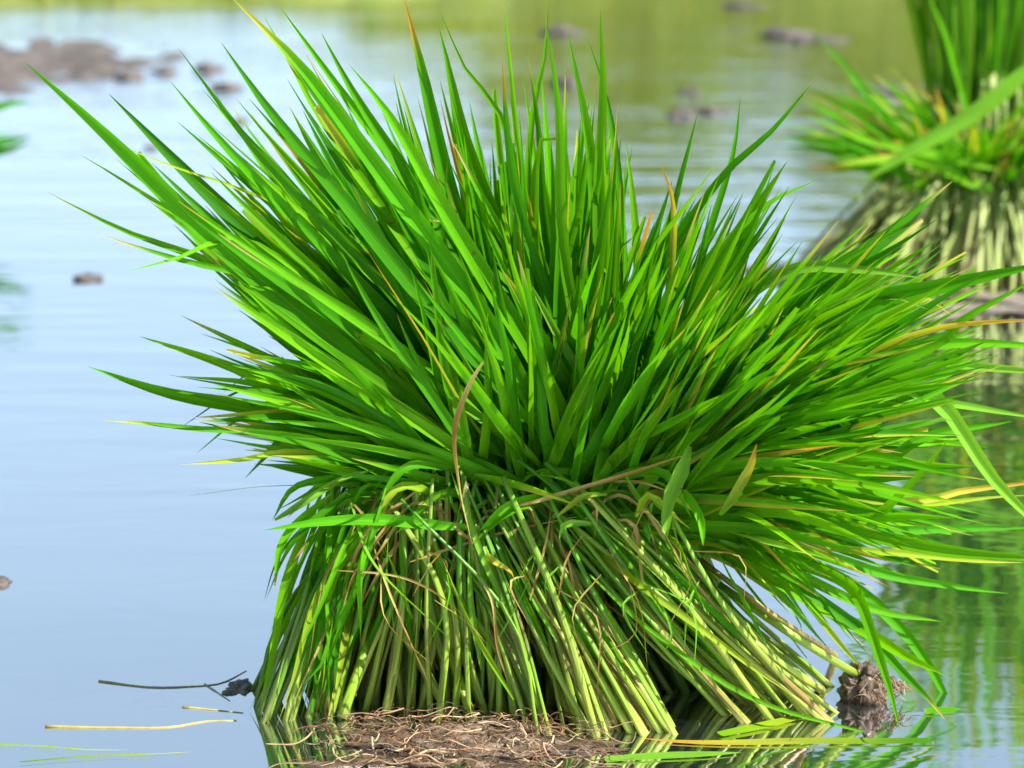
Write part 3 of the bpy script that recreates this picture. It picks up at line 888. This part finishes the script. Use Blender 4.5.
floating('floating_leaf', [(925, 712), (940, 711), (962, 709)], .010, 'green', 'small dull green leaf floating right of the root clod', 'leaf')

# ---------------------------------------------------------------- mud lumps
def lump(px, py, wpx, hpx, label, seed, mat=M_BANK, squash=.6):
    g = G(px, py)
    k = (g - CAM).dot(FW) / F
    o = heap('mud_clod', (g.x, g.y, -.1 * hpx * k), wpx * k * .5, wpx * k * .5 * squash * 2.2, hpx * k * .56, mat, None, seed, .5, 14, 4)
    tag(o, label, 'mud clod', 'mud clods poking out of the water')

lump(90, 279, 34, 7, 'lone grey mud clod in the open water left of the big sheaf', 1)
lump(-2, 583, 24, 14, 'brown mud scrap cut off by the left edge of the frame', 2)
lump(240, 688, 30, 10, 'brown mud scrap touching the left foot of the big sheaf', 3, M_SHELF)
lump(228, 88, 30, 10, 'grey mud clod right of the bank, nearer of the two largest', 4)
lump(208, 70, 34, 10, 'grey mud clod right of the bank, farther of the two largest', 5)
lump(165, 72, 28, 8, 'small clod close to the tip of the mud bank', 6)
lump(128, 78, 30, 12, 'brown clod in the shallows right under the mud bank', 8)
lump(682, 116, 24, 12, 'dark clod in the rippled water above the sheaf right of centre', 9)
lump(712, 112, 36, 8, 'low wide mud patch beside the dark clod in rippled water', 10)
lump(690, 92, 22, 8, 'small reddish clod behind the dark clod', 11)
lump(884, 104, 30, 14, 'dark clod just left of the blurred pale sheaf', 12)
lump(880, 92, 44, 8, 'reddish low clod behind the dark one beside the blurred sheaf', 13)
lump(570, 84, 26, 14, 'dark brown clod between the tips of two upright leaves', 14)
lump(786, 36, 40, 14, 'distant greenish clod high up right of centre', 15)
lump(560, 32, 44, 9, 'distant mud streak behind the upright leaf tips', 16)
lump(742, 6, 40, 6, 'farthest pale clod at the top of the frame', 17)
lump(818, 40, 60, 5, 'low mud streak right of the distant greenish clod', 18)
lump(240, 122, 18, 6, 'tiny clod in the calm water below the two grey clods', 19)
lump(150, 208 - 60, 16, 5, 'tiny clod between the mud bank and the long left leaves', 20)

# mud bank at the upper left
def bank():
    c = G(10, 66)
    nx, ny = 90, 60
    V, Fc = [], []
    for j in range(ny):
        for i in range(nx):
            x = -1.35 + 1.45 * 1.35 * i / (nx - 1); y = -1.6 + 3.2 * j / (ny - 1)
            e = 1 - (max(0, x) / .46) ** 2 - (y / 1.25) ** 2
            nz = noise.fractal(Vector((x * 7 + 3, y * 2.4, 2)), .9, 2, 6)
            z = .024 * max(-1, e) + .04 * nz * (1 if e > -.6 else .3)
            V.append((x, y, z))
    for j in range(ny - 1):
        for i in range(nx - 1):
            a = j * nx + i
            Fc.append((a, a + 1, a + nx + 1, a + nx))
    me = bpy.data.meshes.new('mud_bank'); me.from_pydata(V, [], Fc)
    for p in me.polygons: p.use_smooth = True
    me.materials.append(M_BANK)
    o = bpy.data.objects.new('mud_bank', me); COL.objects.link(o)
    o.location = (c.x, c.y, -.004)
    tag(o, 'low brown bank of wet mud reaching in from the upper left', 'mud bank', kind='structure')
bank()

# ---------------------------------------------------------------- water, ground, far bank
def sheet(name, x0, x1, y0, y1, z, mat, hole=None):
    me = bpy.data.meshes.new(name)
    me.from_pydata([(x0, y0, z), (x1, y0, z), (x1, y1, z), (x0, y1, z)], [], [(0, 1, 2, 3)])
    me.materials.append(mat)
    o = bpy.data.objects.new(name, me); COL.objects.link(o)
    return tag(o, kind='structure')

sheet('water', -40, 40, -12, 30, 0, M_WATER)
sheet('ground', -1500, 1500, -1500, 1500, -.12, M_SOIL)

# far bank: a strip of raised earth across the field, with grass, then shrubs to the right of it
BANK_Y = G(300, 4).y
def smooth(t):
    t = min(max(t, 0), 1)
    return t * t * (3 - 2 * t)

def shore(x):
    return BANK_Y + 3.2 * smooth((x + 1.3) / 1.6)

def far_bank():
    nx, ny = 300, 50
    V, Fc = [], []
    for j in range(ny):
        for i in range(nx):
            x = -38 + 76 * i / (nx - 1); y = BANK_Y - .5 + 14 * j / (ny - 1)
            d = y - shore(x)
            hgt = .04 + .95 * smooth((x + 1.3) / 1.6) * (1 + .35 * noise.noise(Vector((x * .9, 3, 1))))
            z = min(hgt, -.08 + .3 * (d + .4)) + .03 * noise.noise(Vector((x * 2, y * 2, 1))) * (1 + 2 * hgt)
            V.append((x, y, z))
    for j in range(ny - 1):
        for i in range(nx - 1):
            a = j * nx + i
            Fc.append((a, a + 1, a + nx + 1, a + nx))
    me = bpy.data.meshes.new('far_bank'); me.from_pydata(V, [], Fc)
    for p in me.polygons: p.use_smooth = True
    me.materials.append(M_TURF)
    o = bpy.data.objects.new('far_bank', me); COL.objects.link(o)
    tag(o, kind='structure')
far_bank()

def mass(name, n, place, cols, mat, label, cat, lw, rng):
    V, Fc, CC = [], [], []
    for k in range(n):
        p, d, ln, w = place(rng)
        s = d.cross(Vector((rng.gauss(0, 1), rng.gauss(0, 1), rng.gauss(0, .3)))).normalized() * w
        c = mixc(rng.choice(cols), rng.choice(cols), rng.random())
        o = len(V)
        tip = p + d * ln
        m_ = p + d * ln * .5
        V += [p - s * .5, p + s * .5, m_ + s, tip, m_ - s]
        Fc.append((o, o + 1, o + 2, o + 3, o + 4))
        CC += [c] * 5
    me = bpy.data.meshes.new(name); me.from_pydata([v[:] for v in V], [], Fc)
    ca = me.color_attributes.new('Col', 'FLOAT_COLOR', 'POINT')
    arr = np.ones((len(V), 4), dtype=np.float32); arr[:, :3] = np.array(CC, dtype=np.float32)
    ca.data.foreach_set('color', arr.ravel())
    me.materials.append(mat)
    o = bpy.data.objects.new(name, me); COL.objects.link(o)
    return tag(o, label, cat, kind='stuff')

def grass_place(rng):
    x = rng.uniform(-9, 9)
    d = rng.random() ** 1.3 * 4
    y = shore(x) + d
    tall = .07 if x < -.9 else .16
    return Vector((x, y, min(.04 + .95 * smooth((x + 1.3) / 1.6), -.08 + .3 * (d + .4)) - .02)), Vector((rng.gauss(0, .3), rng.gauss(0, .3), 1)).normalized(), tall * rng.uniform(.5, 1.3), .012
mass('bank_grass', 26000, grass_place, [(.27, .36, .03), (.34, .37, .04), (.20, .36, .02), (.38, .36, .07)], M_GRASS,
     'yellow green grass along the far bank at the top of the frame', 'grass', .01, random.Random(1))

SHR = [(x, BANK_Y + 6.6 + (i * 37 % 11) * .35, .52 + .5 * ((i * 53) % 7) / 7) for i, x in enumerate([.2 + .85 * k for k in range(12)])]
def shrub_place(rng):
    x, y, r = rng.choice(SHR)
    v = Vector((rng.gauss(0, 1), rng.gauss(0, 1), rng.gauss(0, 1))).normalized()
    v = v * (.45 + .55 * rng.random()) * r * .75
    p = Vector((x + v.x, y + v.y, .75 + r * .8 + v.z * 1.15))
    p.z = max(p.z, .1)
    d = Vector((v.x + rng.gauss(0, .5), v.y + rng.gauss(0, .5), v.z + rng.gauss(.3, .5))).normalized()
    return p, d, rng.uniform(.12, .24), .035
mass('shrubbery', 16000, shrub_place, [(.30, .44, .03), (.38, .48, .04), (.42, .50, .06), (.22, .38, .03)], M_GRASS,
     'band of green shrubs beyond the far bank mirrored in the rippled water', 'shrubs', .03, random.Random(2))

# ---------------------------------------------------------------- light
SUN = Vector((.56, -.33, .77)).normalized()
w = bpy.data.worlds.new('World'); S.world = w
w.use_nodes = True
nt = w.node_tree; nt.nodes.clear()
sky = nt.nodes.new('ShaderNodeTexSky'); sky.sky_type = 'NISHITA'; sky.sun_disc = False
sky.sun_elevation = math.asin(SUN.z); sky.sun_rotation = math.atan2(SUN.x, SUN.y)
sky.air_density = 0.85; sky.dust_density = 0.0; sky.ozone_density = 4.0
bg = nt.nodes.new('ShaderNodeBackground'); bg.inputs[1].default_value = 0.10
wo = nt.nodes.new('ShaderNodeOutputWorld')
# thin bright haze lying over the lower sky
tcs = nt.nodes.new('ShaderNodeTexCoord'); sx = nt.nodes.new('ShaderNodeSeparateXYZ')
nt.links.new(tcs.outputs['Generated'], sx.inputs[0])
hz = math_node(nt, 'POWER', math_node(nt, 'SUBTRACT', 1.0, math_node(nt, 'ABSOLUTE', sx.outputs[2])), 1.7)
hv = nt.nodes.new('ShaderNodeVectorMath'); hv.operation = 'SCALE'; hv.inputs[0].default_value = (3.6, 4.8, 5.95)
nt.links.new(hz, hv.inputs['Scale'])
sc = nt.nodes.new('ShaderNodeVectorMath'); sc.operation = 'SCALE'; sc.inputs['Scale'].default_value = 0.22
nt.links.new(sky.outputs[0], sc.inputs[0])
sm = nt.nodes.new('ShaderNodeVectorMath'); sm.operation = 'ADD'
nt.links.new(hv.outputs[0], sm.inputs[0]); nt.links.new(sc.outputs[0], sm.inputs[1])
nt.links.new(sm.outputs[0], bg.inputs[0]); nt.links.new(bg.outputs[0], wo.inputs[0])
sl = bpy.data.lights.new('sun', 'SUN'); sl.energy = 5.0; sl.angle = math.radians(.5); sl.color = (1, .955, .88)
so = bpy.data.objects.new('sun', sl); COL.objects.link(so)
so.rotation_euler = SUN.to_track_quat('Z', 'Y').to_euler()

S.view_settings.view_transform = 'Standard'
S.view_settings.look = 'None'
S.view_settings.exposure = 1.2
S.view_settings.gamma = 1
S.render.engine = 'CYCLES'
S.cycles.max_bounces = 8
S.cycles.transmission_bounces = 4
S.cycles.use_denoising = True
